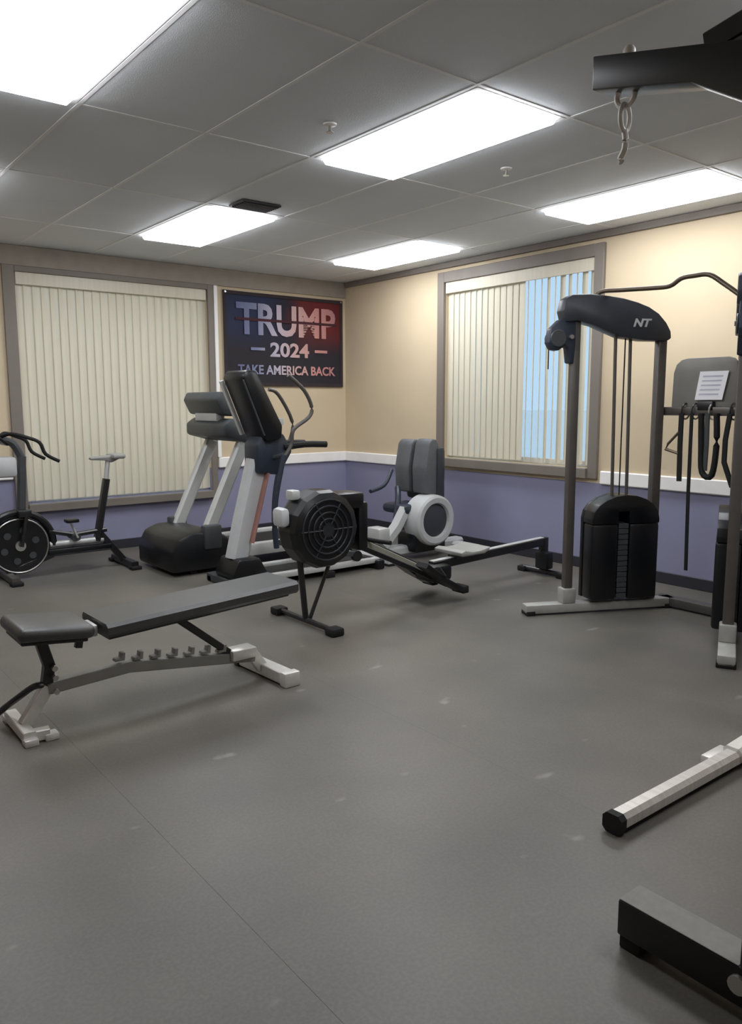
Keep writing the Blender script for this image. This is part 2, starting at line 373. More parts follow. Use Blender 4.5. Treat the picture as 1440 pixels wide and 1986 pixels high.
# ---- ceiling: lay-in tiles in a white grid
ce = struct(MB().box((X0-T, Y0-T, H+.05), (T, T, H+.12)).obj('ceiling', M_TILE))
PX, PY, GX, GY = .635, 1.275, -.345, -1.02
xs = sorted(set([0]+[GX-PX*k for k in range(0, 12) if GX-PX*k > X0+.03]+[X0])); ys = sorted(set([0]+[GY-PY*k for k in range(0, 8) if GY-PY*k > Y0+.03]+[Y0]))
lights = [(0, 0), (3, 0), (6, 0), (0, 2), (3, 2), (6, 2), (3, 4)]
LC = {(round(GX-PX*(k+.5), 3), round(GY-PY*(j+.5), 3)): (k, j) for k, j in lights}
for xa, xb in zip(xs, xs[1:]):
    for ya, yb in zip(ys, ys[1:]):
        if (round((xa+xb)/2, 3), round((ya+yb)/2, 3)) in LC: continue
        dz = random.uniform(0, .0025)
        MB().box((xa+.004, ya+.004, H+dz), (xb-.004, yb-.004, H+.018+dz), .004, 1).obj('ceiling_tile', M_TILE, ce)
for x in xs[1:-1]: MB().box((x-.010, Y0, H-.002), (x+.010, 0, H+.03), .001, 1).obj('grid_bar', M_GRID, ce)
for y in ys[1:-1]: MB().box((X0, y-.010, H-.0015), (0, y+.010, H+.03), .001, 1).obj('grid_bar', M_GRID, ce)
# ---- recessed lights
LAB = {(0, 0): 'lit rectangular ceiling light closest to the room corner above the flag', (3, 0): 'lit rectangular ceiling light next to the dark ceiling vent',
       (0, 2): 'lit rectangular ceiling light above the tall cable machine near the right-hand wall', (3, 2): 'lit rectangular ceiling light mid-room between two small sprinkler heads, above the rower and bench',
       (6, 2): 'large bright rectangular ceiling light over the weight bench side of the room',
       (6, 0): 'lit rectangular ceiling light above the spin bike, towards the plain left wall', (3, 4): 'lit rectangular ceiling light directly behind the black bag stand'}
for k, j in lights:
    cx, cy = GX-PX*(k+.5), GY-PY*(j+.5)
    t = thing('ceiling_light', LAB[(k, j)], 'light', (cx, cy, H), group='recessed ceiling lights')
    a, b = PX/2-.014, PY/2-.014
    la, lb_ = .264, .598                      # lens half width and half length inside the white pan
    f = MB()
    for p, q in (((-a, -b, -.003), (-la, b, .04)), ((la, -b, -.003), (a, b, .04)), ((-la, -b, -.003), (la, -lb_, .04)), ((-la, lb_, -.003), (la, b, .04))): f.box(p, q, .002, 1)
    f.obj('frame', M_GRID, t)
    MB().prism([(-la+.002, .0), (-la+.006, -.02), (-la+.018, -.034), (la-.018, -.034), (la-.006, -.02), (la-.002, .0)], 'y', -lb_+.002, lb_-.002).obj('diffuser', M_LAMP, t, smooth=0)
# ---- vent and sprinklers
t = thing('ceiling_vent', 'dark louvred air vent in the ceiling beside a lit light', 'vent', (-2.60, -2.47, H))
MB().box((-.15, -.10, -.014), (.15, .10, -.001), .003, 1).obj('frame', M_DARKG, t)
for i in range(7): MB().box((-.135, -.085+i*.026, -.022), (.135, -.085+i*.026+.012, -.012), .002, 1).obj('louver', M_BLACK, t)
for x, y, lb in ((-3.11, -4.07, 'small bright sprinkler head in ceiling, on the window side of the mid-room light'), (-1.88, -4.11, 'small bright sprinkler head in ceiling, on the cable machine side of the mid-room light')):
    t = thing('sprinkler_head', lb, 'sprinkler', (x, y, H), group='ceiling sprinkler heads')
    MB().lathe([(.034, -.001), (.032, -.008), (.016, -.012)], 'z').obj('escutcheon', M_WHITE, t)
    MB().lathe([(.008, -.011), (.008, -.035), (.004, -.04)], 'z', n=12).obj('stem', M_CHROME, t)
    MB().lathe([(.018, -.040), (.018, -.043)], 'z', n=16).obj('deflector', M_CHROME, t)
# ---- paving outside, seen through the open vanes
struct(MB().box((-90, -110, -.32), (140, 140, -.25)).obj('ground', M_OUT))

# ================================================================ FLAG
t = thing('flag_banner', 'dark navy and red flag with pale capital lettering pinned on beige wall', 'flag', (-.81, -.012, 1.575))
def flag_mesh():
    b = bmesh.new(); nx, nz = 40, 24; hw, hh = .755, .965; g = []
    for i in range(nx+1):
        r = []
        for j in range(nz+1):
            u, v = i/nx, j/nz
            y = -.004-.004*(1+math.sin(u*19+v*2))*(1-v*.7)
            r.append(b.verts.new((-hw+2*hw*u, y, hh*v-.006*math.sin(u*PI)*v)))
        g.append(r)
    for i in range(nx):
        for j in range(nz): b.faces.new((g[i][j], g[i+1][j], g[i+1][j+1], g[i][j+1]))
    r = bmesh.ops.extrude_face_region(b, geom=b.faces[:])
    for v in [e for e in r['geom'] if isinstance(e, bmesh.types.BMVert)]: v.co.y += .0025
    bmesh.ops.recalc_face_normals(b, faces=b.faces); m_ = MB(); m_._merge(b); return m_
flag_mesh().obj('cloth', M_FLAG, t)
hm = MB()
for p, q in (((-.755, -.0155, 0), (.755, -.0135, .035)), ((-.755, -.0155, .925), (.755, -.0135, .96)), ((-.755, -.0155, .035), (-.72, -.0135, .925)), ((.72, -.0155, .035), (.755, -.0135, .925))): hm.box(p, q)
hm.obj('hem', mat('flag_hem', (52, 42, 46), .85), t)
RX = Matrix.Rotation(PI/2, 4, 'X')
text_mesh('TRUMP', .4, 1.26, M_LET, t, 'lettering', (.02, -.016, .69), RX, .012, height=.33)
MB().box((-.62, -.0185, .672), (.66, -.0172, .70)).obj('stripe', mat('flag_stripe', (70, 34, 42), .85), t)
text_mesh('2024', .2, .50, M_LET, t, 'lettering', (.04, -.016, .385), RX, .006, height=.155)
for x in (-.36, .45): MB().box((x-.085, -.0172, .37), (x+.085, -.0155, .40)).obj('dash', M_LET, t)
text_mesh('TAKE AMERICA BACK', .12, 1.25, M_LET, t, 'lettering', (.02, -.016, .17), RX, .003, height=.10)
for x in (-.73, .73):
    MB().lathe([(.009, -.019), (.009, -.0155)], 'y', (x, 0, .945), 12).obj('grommet', M_CHROME, t)

# ================================================================ CABLE MACHINE (two splayed towers, mirrored about y = AX)
AX = -4.735
cm = thing('cable_machine', 'tall dual-tower cable crossover machine with black weight stacks and wavy pull-up bar', 'gym machine', (-1.0, AX, 0))
FRONT = Vector((-1.55, -4.05, 0)); REAR = Vector((-.6, -4.53, 0)); uu = (REAR-FRONT).normalized(); nn = Vector((-uu.y, uu.x, 0))
def TM(sy):   # matrix: local (t along base, side, z) -> machine local
    M = Matrix((uu, nn, Vector((0, 0, 1)))).transposed().to_4x4(); M.translation = FRONT-Vector((-1.0, AX, 0))
    return M if sy > 0 else Matrix.Scale(-1, 4, (0, 1, 0)) @ M
def tower(sy):
    M = TM(sy)
    def put(mb, name, mt, par=cm):
        if sy < 0:
            bmesh.ops.transform(mb.bm, matrix=M, verts=mb.bm.verts); bmesh.ops.reverse_faces(mb.bm, faces=mb.bm.faces); return mb.obj(name, mt, par)
        return mb.obj(name, mt, par, M)
    put(MB().box((0, -.045, .012), (1.08, .045, .07), .006), 'base_beam', M_BEAM)
    put(MB().box((.0, -.05, 0), (.06, .05, .03), .005), 'foot', M_RUB); put(MB().box((1.0, -.05, 0), (1.06, .05, .03), .005), 'foot', M_RUB)
    # front post is a slim column, rear post joins the arm
    put(MB().box((.27, -.03, .07), (.325, .03, 1.9), .008), 'front_post', M_GUN)
    put(MB().box((.25, -.045, .07), (.345, .045, .17), .01), 'post_collar', M_BEAM)
    put(MB().box((.875, -.03, .07), (.935, .03, 1.83), .008), 'rear_post', M_GUN)
    prof = [(.19, 1.96), (.205, 2.035), (.25, 2.06), (.37, 2.066), (.50, 2.058), (.60, 2.045), (.70, 2.022), (.78, 1.995), (.85, 1.955), (.905, 1.90), (.94, 1.845), (.945, 1.80), (.92, 1.785), (.76, 1.785), (.60, 1.803), (.50, 1.84), (.41, 1.875), (.30, 1.90), (.21, 1.893)]
    arm = put(MB().prism(prof, 'y', -.055, .055, .008), 'arm_housing', mat('charcoal_housing', (50, 53, 60), .4))
    k = [(.185, 1.91), (.12, 1.85), (.105, 1.765), (.13, 1.722), (.17, 1.715), (.212, 1.745), (.235, 1.735), (.248, 1.64), (.275, 1.635), (.285, 1.75), (.285, 1.90)]
    br = put(MB().prism(k, 'y', -.04, .04, .006), 'pulley_bracket', M_NAVY)
    pl = MB().lathe([(.05, -.05), (.055, -.045), (.045, -.038), (.045, .038), (.055, .045), (.05, .05)], 'y', (.165, 0, 1.79), 24); put(pl, 'pulley', M_DARKG, br)
    put(MB().lathe([(.014, -.06), (.014, .06)], 'y', (.25, 0, 1.80), 12), 'bolt', M_CHROME, br)
    for tt in (.60, .705): put(MB().tube([(tt, 0, .7), (tt-.02, 0, 1.83)], .011), 'guide_rod', M_GUN)
    # shroud with arched top, open slot in front showing the plates
    def arch(x0, x1, z1, n=10):
        c = (x0+x1)/2; r = (x1-x0)/2
        return [(c+r*math.cos(PI*i/n), z1-.16+.16*math.sin(PI*i/n)) for i in range(n+1)]
    sh = put(MB().prism([(.905, .09)]+arch(.425, .905, .79)+[(.425, .09)], 'y', .05, .09, .006), 'shroud_back', M_BLACKP)
    put(MB().box((.425, -.09, .09), (.61, .05, .60), .02), 'shroud_panel', M_BLACKP); put(MB().box((.69, -.09, .09), (.905, .05, .60), .02), 'shroud_panel', M_BLACKP)
    put(MB().prism([(.61, .60), (.425, .60)]+arch(.425, .905, .79)[::-1]+[(.905, .60), (.69, .60), (.69, .68), (.61, .68)], 'y', -.085, .05, .005), 'shroud_hood', M_BLACKP)
    for i in range(14): put(MB().box((.615, -.082, .10+i*.036), (.685, .04, .10+i*.036+.032), .002, 1), 'weight_plate', M_DARKG)
    put(MB().tube([(.65, 0, .6), (.65, 0, 1.8)], .0045, 8), 'cable', M_RUB)
    if sy > 0:
        Rl = Matrix.Rotation(PI/2, 4, 'X')
        text_mesh('NT', .1, .13, M_PALE, arm, 'logo', (0, 0, 0), M @ Matrix.Translation((.735, -.0558, 1.895)) @ Rl, .004, .25, height=.052)
    put(MB().tube([(.12, 0, 1.72), (.12, 0, 1.60)], .004, 8), 'cable_end', M_RUB)
tower(1); tower(-1)
Lc = Vector((-1.0, AX, 0))
def L(*p): return Vector(p)-Lc
MB().box(L(-.65, AX-.30, .012), L(-.56, AX+.30, .07), .006).obj('rear_base_beam', M_GUN, cm)
MB().box(L(-.715, AX-.27, 1.305), L(-.66, AX+.27, 1.36), .006).obj('crossbar', M_GUN, cm)
MB().tube([L(-1.17, -4.23, 2.03), L(-1.15, -4.27, 2.085), L(-1.12, -4.40, 2.085), L(-1.1, -4.62, 2.075), L(-1.1, -4.72, 2.075), L(-1.1, -4.79, 2.11), L(-1.1, -4.87, 2.115), L(-1.1, -4.96, 2.11), L(-1.1, -5.05, 2.05), L(-1.12, -5.15, 1.98)], .014, 12, 4).obj('pull_up_bar', M_BROWNB, cm)
# grey chart board standing on the crossbar
bd = MB(); pr = [(-.215, 0), (.215, 0), (.215, .22)]+[(.155+.06*math.cos(a), .25+.06*math.sin(a)) for a in (0, .5, 1.0, PI/2)]+[(-.12+.09*math.cos(a), .22+.09*math.sin(a)) for a in (PI/2, 2.0, 2.5, PI)]
pr = [(y, z) for y, z in pr]
bo = bd.prism([(-y, z) for y, z in pr], 'x', -.012, .012, .004).obj('chart_board', mat('olive_grey_board', (128, 126, 120), .6), cm)
bo.location = L(-.672, -4.735, 1.36)
MB().box((-.02, -.05, -.01), (.02, .05, .045), .004).obj('board_clamp', M_BLACK, cm).location = L(-.70, -4.77, 1.35)
ps = thing('instruction_sheet', 'white printed sheet of paper clipped on the grey board of the cable machine', 'paper', (-.70, -4.79, 1.405))
MB().prism([(.10, 0), (-.08, 0), (-.115, .178), (.072, .178)], 'x', -.002, .0).obj('paper', M_PAPER, ps, smooth=0)
for i in range(5): MB().prism([(.075-.006*i, .03+.028*i), (-.055-.006*i, .03+.028*i), (-.057-.006*i, .04+.028*i), (.073-.006*i, .04+.028*i)], 'x', -.003, -.002).obj('print_line', M_INK, ps, smooth=0)

# ---- attachments hung on the crossbar
def hang(name, label, y, cat='strap', x=-.735): return thing(name, label, cat, (x, y, 1.32), group='attachments hung on the cable machine crossbar')
s = hang('strap_handle', 'black strap handle with triangular grip hung on crossbar nearest the first tower', -4.625)
MB().bar([(0, 0, .0), (0, 0, -.2), (0, -.006, -.44)], .034, .012, (1, 0, 0)).obj('strap', M_RUB, s)
MB().tube([(0, .01, -.12), (0, .085, -.2), (0, .10, -.235), (0, .01, -.26)], .009, 8).obj('grip_loop', M_BROWNB, s)
MB().torus((.0475, 0, .0125), .05, .006, 'y', 16, 8).obj('clip', M_BLACK, s)
s = hang('resistance_band', 'long thin black band hanging from the crossbar almost to the floor', -4.695)
MB().bar([(0, 0, .0), (0, -.004, -.5), (0, -.016, -1.02)], .024, .008, (1, 0, 0)).obj('band', M_RUB, s)
MB().torus((.0475, 0, .0125), .05, .005, 'y', 16, 8).obj('clip', M_BLACK, s)
s = hang('triceps_rope', 'black double-loop rope attachment hung mid-crossbar under the paper sheet', -4.83)
MB().tube([(0, .07, 0), (0, .06, -.2), (0, .045, -.37), (0, -.02, -.385), (0, -.04, -.2), (0, -.03, 0)], .019, 10, 4).obj('rope', M_RUB, s)
MB().bar([(-.0, .03, 0), (0, .025, -.2), (0, .028, -.36)], .03, .012, (1, 0, 0)).obj('strap', M_DARKG, s)
MB().torus((.0475, .02, .0125), .05, .006, 'y', 16, 8).obj('clip', M_CHROME, s)
s = hang('ankle_strap', 'black webbing strap hung on crossbar beside the second tower, its tail kicked outwards', -4.945)
MB().bar([(0, 0, .0), (0, .02, -.16), (0, .02, -.30), (0, -.04, -.45)], .032, .014, (1, 0, 0)).obj('strap', M_RUB, s)
MB().torus((.0475, 0, .0125), .05, .006, 'y', 16, 8).obj('clip', M_BLACK, s)

# ================================================================ ROWER (axis along x, flywheel towards -x)
RY = -3.33
rw = thing('rowing_machine', 'black rowing machine with round flywheel cage, low rail and sliding seat', 'rowing machine', (-1.65, RY, 0))
def R_(x, y, z): return (x+1.65, y, z)
fc = R_(-2.70, 0, .61)
cg = MB().lathe([(.20, -.115), (.235, -.10), (.25, -.06), (.25, .06), (.235, .10), (.20, .115)], 'y', fc, 14).obj('flywheel_cage', M_BLACKP, rw, smooth=20)
for sy in (-1, 1):
    for r in (.19, .15, .11, .07): MB().torus((fc[0], sy*.118, fc[2]), r, .006, 'y', 28, 6).obj('guard_ring', M_GUARD, cg)
    for a in range(6):
        ca, sa = math.cos(a*PI/3), math.sin(a*PI/3)
        MB().tube([(fc[0]+.04*ca, sy*.119, fc[2]+.04*sa), (fc[0]+.2*ca, sy*.117, fc[2]+.2*sa)], .005, 6).obj('guard_spoke', M_GUARD, cg)
    MB().lathe([(.045, 0), (.045, .012), (.02, .018)], 'y', (fc[0], sy*.118-(.0 if sy > 0 else .0), fc[2]), 20).obj('hub', M_GUARD, cg)
MB().box(R_(-2.62, -.10, .72), R_(-2.40, .10, .825), .02).obj('top_housing', M_BLACKP, rw)
MB().box(R_(-2.44, -.09, .44), R_(-2.36, .09, .76), .02).obj('rear_housing', M_BLACKP, rw)
MB().box(R_(-3.0, -.05, .64), R_(-2.93, .07, .76), .03).obj('damper_cover', M_PALE, rw)
MB().box(R_(-2.90, -.02, .80), R_(-2.84, .06, .86), .01).obj('display', M_SILVER, rw)
for a, b, rr in (((-2.84, 0, .42), (-2.80, 0, .03), .02), ((-2.60, 0, .40), (-2.77, 0, .03), .013)): MB().tube([R_(*a), R_(*b)], rr, 10).obj('leg', M_BLACK, rw)
MB().tube([R_(-2.80, -.30, .028), R_(-2.80, .32, .028)], .018, 10).obj('front_foot_bar', M_BLACK, rw)
for y in (-.31, .32): MB().box(R_(-2.845, y-.045, 0), R_(-2.755, y+.045, .05), .012).obj('rubber_foot', M_RUB, rw)
for y, dz in ((-.075, -.035), (.065, .03)): MB().bar([R_(-2.42, y, .50+dz), R_(-1.98, y, .30+dz), R_(-1.64, y, .135+dz)], .024, .034).obj('boom_bar', M_BLACK, rw)
MB().bar([R_(-2.40, -.01, .495), R_(-1.98, -.01, .295), R_(-1.80, -.01, .21)], .10, .045).obj('chain_guide', mat('olive_grey_metal', (150, 152, 138), .45, metal=.2), rw)
for y in (-.165, .15):
    fp = MB().bar([R_(-1.96, y, .30), R_(-1.78, y, .175), R_(-1.60, y, .075)], .115, .035).obj('footplate', M_BLACKP, rw)
    MB().bar([R_(-1.80, y-.065, .20), R_(-1.79, y, .245), R_(-1.80, y+.065, .20)], .03, .006, (1, 0, 0)).obj('foot_strap', M_RUB, fp)
    MB().box(R_(-1.62, y-.06, .055), R_(-1.56, y+.06, .11), .01).obj('heel_cup', M_RUB, fp)
MB().box(R_(-1.80, -.10, .13), R_(-1.60, .10, .25), .03).obj('joint_block', M_BLACKP, rw)
MB().bar([R_(-1.72, 0, .235), R_(-.46, 0, .275)], .055, .06).obj('monorail', M_BLACK, rw)
MB().bar([R_(-1.72, 0, .268), R_(-.50, 0, .308)], .045, .008).obj('rail_track', M_SILVER, rw)
MB().box(R_(-.50, -.035, .05), R_(-.455, .035, .31), .008).obj('rear_leg', M_BLACK, rw)
MB().box(R_(-.56, -.10, .06), R_(-.47, .02, .20), .015).obj('rear_block', M_BLACKP, rw)
MB().tube([R_(-.48, -.20, .028), R_(-.48, .20, .028)], .022, 10).obj('rear_foot_bar', M_BLACK, rw)
for y in (-.2, .2): MB().box(R_(-.52, y-.04, 0), R_(-.44, y+.04, .045), .01).obj('rubber_foot', M_RUB, rw)
st = MB().prism([(-.14, .06), (-.13, .03), (.10, .03), (.15, .055), (.16, .075), (.08, .06), (-.02, .055), (-.10, .072)], 'y', -.145, .145, .008).obj('seat', M_SEAT, rw); st.location = R_(-1.42, 0, .268)
MB().box((-.09, -.05, .0), (.09, .05, .032), .005).obj('seat_carriage', M_DARKG, st)
MB().tube([R_(-2.30, -.24, .50), R_(-2.33, -.10, .50), R_(-2.33, .10, .50), R_(-2.30, .24, .50)], .014, 10, 3).obj('handle', M_RUB, rw)

# ================================================================ BENCH (axis along x)
be = thing('weight_bench', 'black padded adjustable weight bench on white steel feet', 'bench', (-4.05, -3.97, 0))
def B_(x, y, z): return (x+4.05, y+3.97, z)
MB().bar([B_(-4.345, -3.985, .425), B_(-3.36, -3.955, .468)], .30, .062, c=.018).obj('back_pad', M_VINYL, be)
MB().bar([B_(-4.33, -3.985, .390), B_(-3.40, -3.955, .432)], .24, .02).obj('pad_board', M_BLACK, be)
MB().box((-.15, -.155, -.033), (.16, .165, .028), .026, 3, Matrix.Translation(B_(-4.545, -3.97, .452)) @ Matrix.Rotation(.11, 4, 'Y')).obj('seat_pad', M_VINYL, be)
MB().box((-.13, -.12, -.05), (.14, .12, -.034), .004, 1, Matrix.Translation(B_(-4.545, -3.97, .452)) @ Matrix.Rotation(.11, 4, 'Y')).obj('pad_board', M_BLACK, be)
MB().box(B_(-4.395, -4.05, .39), B_(-4.355, -3.93, .44), .006).obj('hinge', M_SILVER, be)
MB().bar([B_(-4.58, -3.97, .415), B_(-4.545, -3.97, .28), B_(-4.565, -3.97, .16)], .045, .045, (0, 1, 0)).obj('seat_post', M_BLACK, be)
MB().bar([B_(-4.42, -4.01, .40), B_(-4.43, -4.01, .345)], .03, .03, (0, 1, 0)).obj('seat_pin', M_BLACK, be)
MB().tube([B_(-4.54, -3.97, .175), B_(-4.60, -3.98, .205), B_(-4.66, -3.92, .15), B_(-4.72, -3.80, .055)], .014, 10, 4).obj('kick_bar', M_BLACK, be)
MB().bar([B_(-4.555, -3.97, .19), B_(-4.655, -3.97, .045)], .05, .05, (0, 1, 0)).obj('leg', M_STEELP, be)
MB().bar([B_(-4.67, -3.79, .032), B_(-4.67, -4.10, .032)], .05, .045).obj('foot_bar', M_STEELP, be)
MB().bar([B_(-4.67, -4.075, .03), B_(-4.59, -4.085, .03)], .045, .045).obj('foot_bar', M_STEELP, be)
for p in ((-4.67, -3.785), (-4.585, -4.085), (-4.67, -4.10)): MB().box(B_(p[0]-.028, p[1]-.028, 0), B_(p[0]+.028, p[1]+.028, .03), .006).obj('end_cap', M_STEELP, be)
for z, y in ((.275, -4.005), (.235, -4.01), (.175, -4.015)): MB().lathe([(.012, -.02), (.012, .0)], 'y', B_(-4.535, y, z), 12).obj('bolt', M_CHROME, be)
MB().bar([B_(-4.56, -3.97, .18), B_(-4.2, -3.97, .20), B_(-3.55, -3.97, .115)], .05, .05).obj('base_beam', M_GREYB, be)
for i in range(7):
    x = -4.24+i*.085; z = .226-(i*.085-.04)*.125+.006
    MB().prism([(-.025, 0), (.02, 0), (.024, .035), (.008, .035), (.004, .012), (-.02, .012)], 'y', -.02, .02, .002).obj('ladder_notch', M_GREYB, be).location = B_(x, -3.97, z)
MB().bar([B_(-3.96, -3.97, .385), B_(-3.68, -3.97, .155)], .035, .035, (0, 1, 0)).obj('support_strut', M_BLACK, be)
MB().box(B_(-3.69, -4.02, .12), B_(-3.55, -3.92, .175), .012).obj('strut_bracket', M_STEELP, be)
MB().bar([B_(-3.56, -3.97, .13), B_(-3.50, -3.97, .045)], .06, .04, (0, 1, 0)).obj('leg', M_STEELP, be)
MB().bar([B_(-3.49, -3.78, .038), B_(-3.47, -4.17, .038)], .075, .06).obj('foot_bar', M_STEELP, be)
for x, y in ((-3.49, -3.755), (-3.468, -4.19)): MB().box(B_(x-.045, y-.025, 0), B_(x+.045, y+.03, .074), .008).obj('end_cap', M_BLACK if y > -4 else M_STEELP, be)

# ================================================================ SPIN BIKE
bk = thing('spin_bike', 'black spin bike with round flywheel and pale saddle in front of the closed blind', 'exercise bike', (-3.5, -.80, 0))
def K_(x, y, z): return (x+3.5, y, z)
c = K_(-3.85, 0, .27)
fwl = MB().lathe([(.0, -.028), (.09, -.028), (.15, -.018), (.19, -.03), (.225, -.03), (.23, -.015), (.23, .015), (.225, .03), (.19, .03), (.15, .018), (.09, .028), (.0, .028)], 'y', c, 40).obj('flywheel', M_BLACKP, bk)
MB().torus((c[0], -.03, c[2]), .215, .006, 'y', 40, 8).obj('rim', M_CHROME, fwl)
MB().lathe([(.04, -.05), (.04, .05), (.02, .055)], 'y', c, 20).obj('hub', M_CHROME, fwl)
for a in range(6): MB().lathe([(.028, -.031), (.024, -.026)], 'y', (c[0]+.125*math.cos(a*PI/3+.3), 0, c[2]+.125*math.sin(a*PI/3+.3)), 16).obj('wheel_recess', M_DARKG, fwl)
MB().torus(c, .262, .03, 'y', 24, 10, -.1, PI*.9).obj('wheel_guard', M_BLACKP, bk)
for y in (-.07, .07): MB().bar([K_(-3.85, y, .27), K_(-3.80, y, .52)], .025, .045, (0, 1, 0)).obj('fork', M_BLACK, bk)
MB().box(K_(-3.86, -.085, .50), K_(-3.76, .085, .56), .01).obj('fork_crown', M_BLACK, bk)
MB().bar([K_(-3.82, 0, .52), K_(-3.79, 0, .98)], .06, .06, (0, 1, 0), .012).obj('front_post', M_DARKG, bk)
MB().box(K_(-4.02, -.07, .82), K_(-3.84, .07, .98), .03).obj('bottle_holder', M_PALE, bk)
MB().tube([K_(-3.79, 0, .96), K_(-3.85, 0, 1.08), K_(-3.95, 0, 1.12)], .03, 10, 3).obj('stem', M_DARKG, bk)
for s_ in (-1, 1): MB().tube([K_(-3.95, 0, 1.13), K_(-3.88, s_*.10, 1.16), K_(-3.78, s_*.17, 1.13), K_(-3.70, s_*.19, 1.09), K_(-3.66, s_*.19, 1.0), K_(-3.56, s_*.19, .94)], .014, 10, 4).obj('handlebar', M_RUB, bk)
MB().box((-.10, -.10, -.012), (.10, .10, .012), .006, 2, Matrix.Translation(K_(-3.98, 0, 1.14)) @ Matrix.Rotation(.7, 4, 'Y')).obj('console', M_BLACKP, bk)
MB().bar([K_(-3.62, 0, .36), K_(-3.42, 0, .31), K_(-3.15, 0, .33)], .06, .035, c=.012).obj('main_beam', M_BLACK, bk)
MB().tube([K_(-3.62, 0, .25), K_(-3.18, 0, .25)], .028, 12).obj('lower_beam', M_SILVER, bk)
MB().box(K_(-3.64, -.05, .17), K_(-3.12, .05, .215), .012).obj('chain_cover', M_BLACKP, bk)
MB().bar([K_(-3.23, 0, .24), K_(-3.125, 0, .76)], .05, .07, (0, 1, 0), .012).obj('seat_tube', M_BLACK, bk)
MB().tube([K_(-3.13, 0, .74), K_(-3.105, 0, .92)], .02, 12).obj('seat_post', M_SILVER, bk)
sd = MB().prism([(-.15, .0), (-.15, .022), (-.05, .03), (.05, .035), (.11, .05), (.13, .04), (.12, .01), (.03, -.03), (-.02, -.01)], 'y', -.03, .03, .012)
sd.box((.02, -.10, .005), (.13, .10, .045), .018); sd.obj('saddle', M_SEAT, bk).location = K_(-3.11, 0, .925)
MB().bar([K_(-3.20, 0, .30), K_(-3.01, 0, .05)], .05, .05, (0, 1, 0)).obj('rear_leg', M_BLACK, bk)
MB().bar([K_(-3.0, -.24, .04), K_(-3.0, .24, .04)], .06, .05).obj('stabilizer', M_BLACK, bk)
MB().bar([K_(-3.95, -.26, .035), K_(-3.95, .26, .035)], .06, .05).obj('stabilizer', M_GUN, bk)
MB().bar([K_(-3.95, 0, .05), K_(-3.6, 0, .17)], .05, .05).obj('lower_frame', M_BLACK, bk)
for x, y in ((-3.0, -.24), (-3.0, .24), (-3.95, -.26), (-3.95, .26)): MB().box(K_(x-.045, y-.04, 0), K_(x+.045, y+.04, .03), .008).obj('rubber_foot', M_RUB, bk)
MB().lathe([(.03, -.09), (.03, .09)], 'y', K_(-3.42, 0, .30), 16).obj('crank_hub', M_DARKG, bk)
for s_ in (-1, 1):
    MB().bar([K_(-3.42, s_*.095, .30), K_(-3.42+s_*.06, s_*.10, .30+s_*-.15)], .015, .03, (0, 1, 0)).obj('crank_arm', M_SILVER, bk)
    MB().box(K_(-3.42+s_*.06-.05, min(s_*.11, s_*.20), .30-s_*.15-.012), K_(-3.42+s_*.06+.05, max(s_*.11, s_*.20), .30-s_*.15+.018), .008).obj('pedal', M_BLACKP, bk)

# ================================================================ TREADMILL
tm = thing('treadmill', 'silver and black treadmill with two slanted pale uprights beside the closed blind', 'treadmill', (-2.1, -1.2, 0))
def T_(x, y, z): return (x+2.1, y+1.2, z)
MB().prism([(-2.90+2.1, .03), (-2.90+2.1, .20), (-2.84+2.1, .31), (-2.72+2.1, .355), (-2.50+2.1, .345), (-2.28+2.1, .22), (-2.28+2.1, .03)], 'y', -.37, .34, .03).obj('motor_hood', M_BLACKP, tm)
MB().box(T_(-2.40, -1.50, .10), T_(-1.05, -.90, .17), .01).obj('deck', M_BLACK, tm)
MB().box(T_(-2.35, -1.42, .17), T_(-1.06, -.98, .178), .003, 1).obj('belt', M_RUB, tm)
for y in (-1.56, -.90): MB().box(T_(-2.40, y, .09), T_(-1.0, y+.07, .20), .015).obj('side_rail', M_SILVER, tm)
MB().box(T_(-1.06, -1.54, .06), T_(-.98, -.86, .20), .02).obj('rear_cap', M_BLACKP, tm)
for x in (-2.7, -1.1):
    for y in (-1.5, -.92): MB().box(T_(x-.03, y-.03, 0), T_(x+.03, y+.03, .10), .006).obj('foot', M_RUB, tm)
for y in (-1.50, -.93): MB().bar([T_(-2.58, y, .27), T_(-2.20, y, 1.06)], .105, .075, (0, 1, 0), .016).obj('upright', M_SILVER, tm)
for y in (-1.545, -.885): MB().box(T_(-2.62, y-.045, .20), T_(-2.46, y+.045, .40), .02).obj('upright_boot', M_DARKG, tm)
MB().prism([(-2.390+2.1, 1.30), (-2.450+2.1, 1.42), (-2.410+2.1, 1.49), (-2.330+2.1, 1.47), (-2.250+2.1, 1.28)], 'y', -.33, .31, .02).obj('console', M_DARKG, tm)
MB().box((-.004, -.26, -.07), (.004, .26, .07), .002, 1, Matrix.Translation(T_(-2.275, -1.21, 1.39)) @ Matrix.Rotation(-.40, 4, 'Y')).obj('screen', M_SCREEN, tm)
MB().prism([(-2.410+2.1, 1.12), (-2.410+2.1, 1.22), (-2.330+2.1, 1.27), (-2.150+2.1, 1.22), (-2.070+2.1, 1.10), (-2.190+2.1, 1.06)], 'y', -.37, .35, .025).obj('dashboard', M_DARKG, tm)
for y in (-1.52, -.90): MB().bar([T_(-2.25, y, 1.13), T_(-1.95, y, 1.10), T_(-1.75, y, 1.02)], .05, .06, c=.015).obj('handrail', M_DARKG, tm)
MB().box(T_(-2.39, -1.40, 1.24), T_(-2.31, -1.0, 1.32), .01).obj('console_neck', M_PALE, tm)

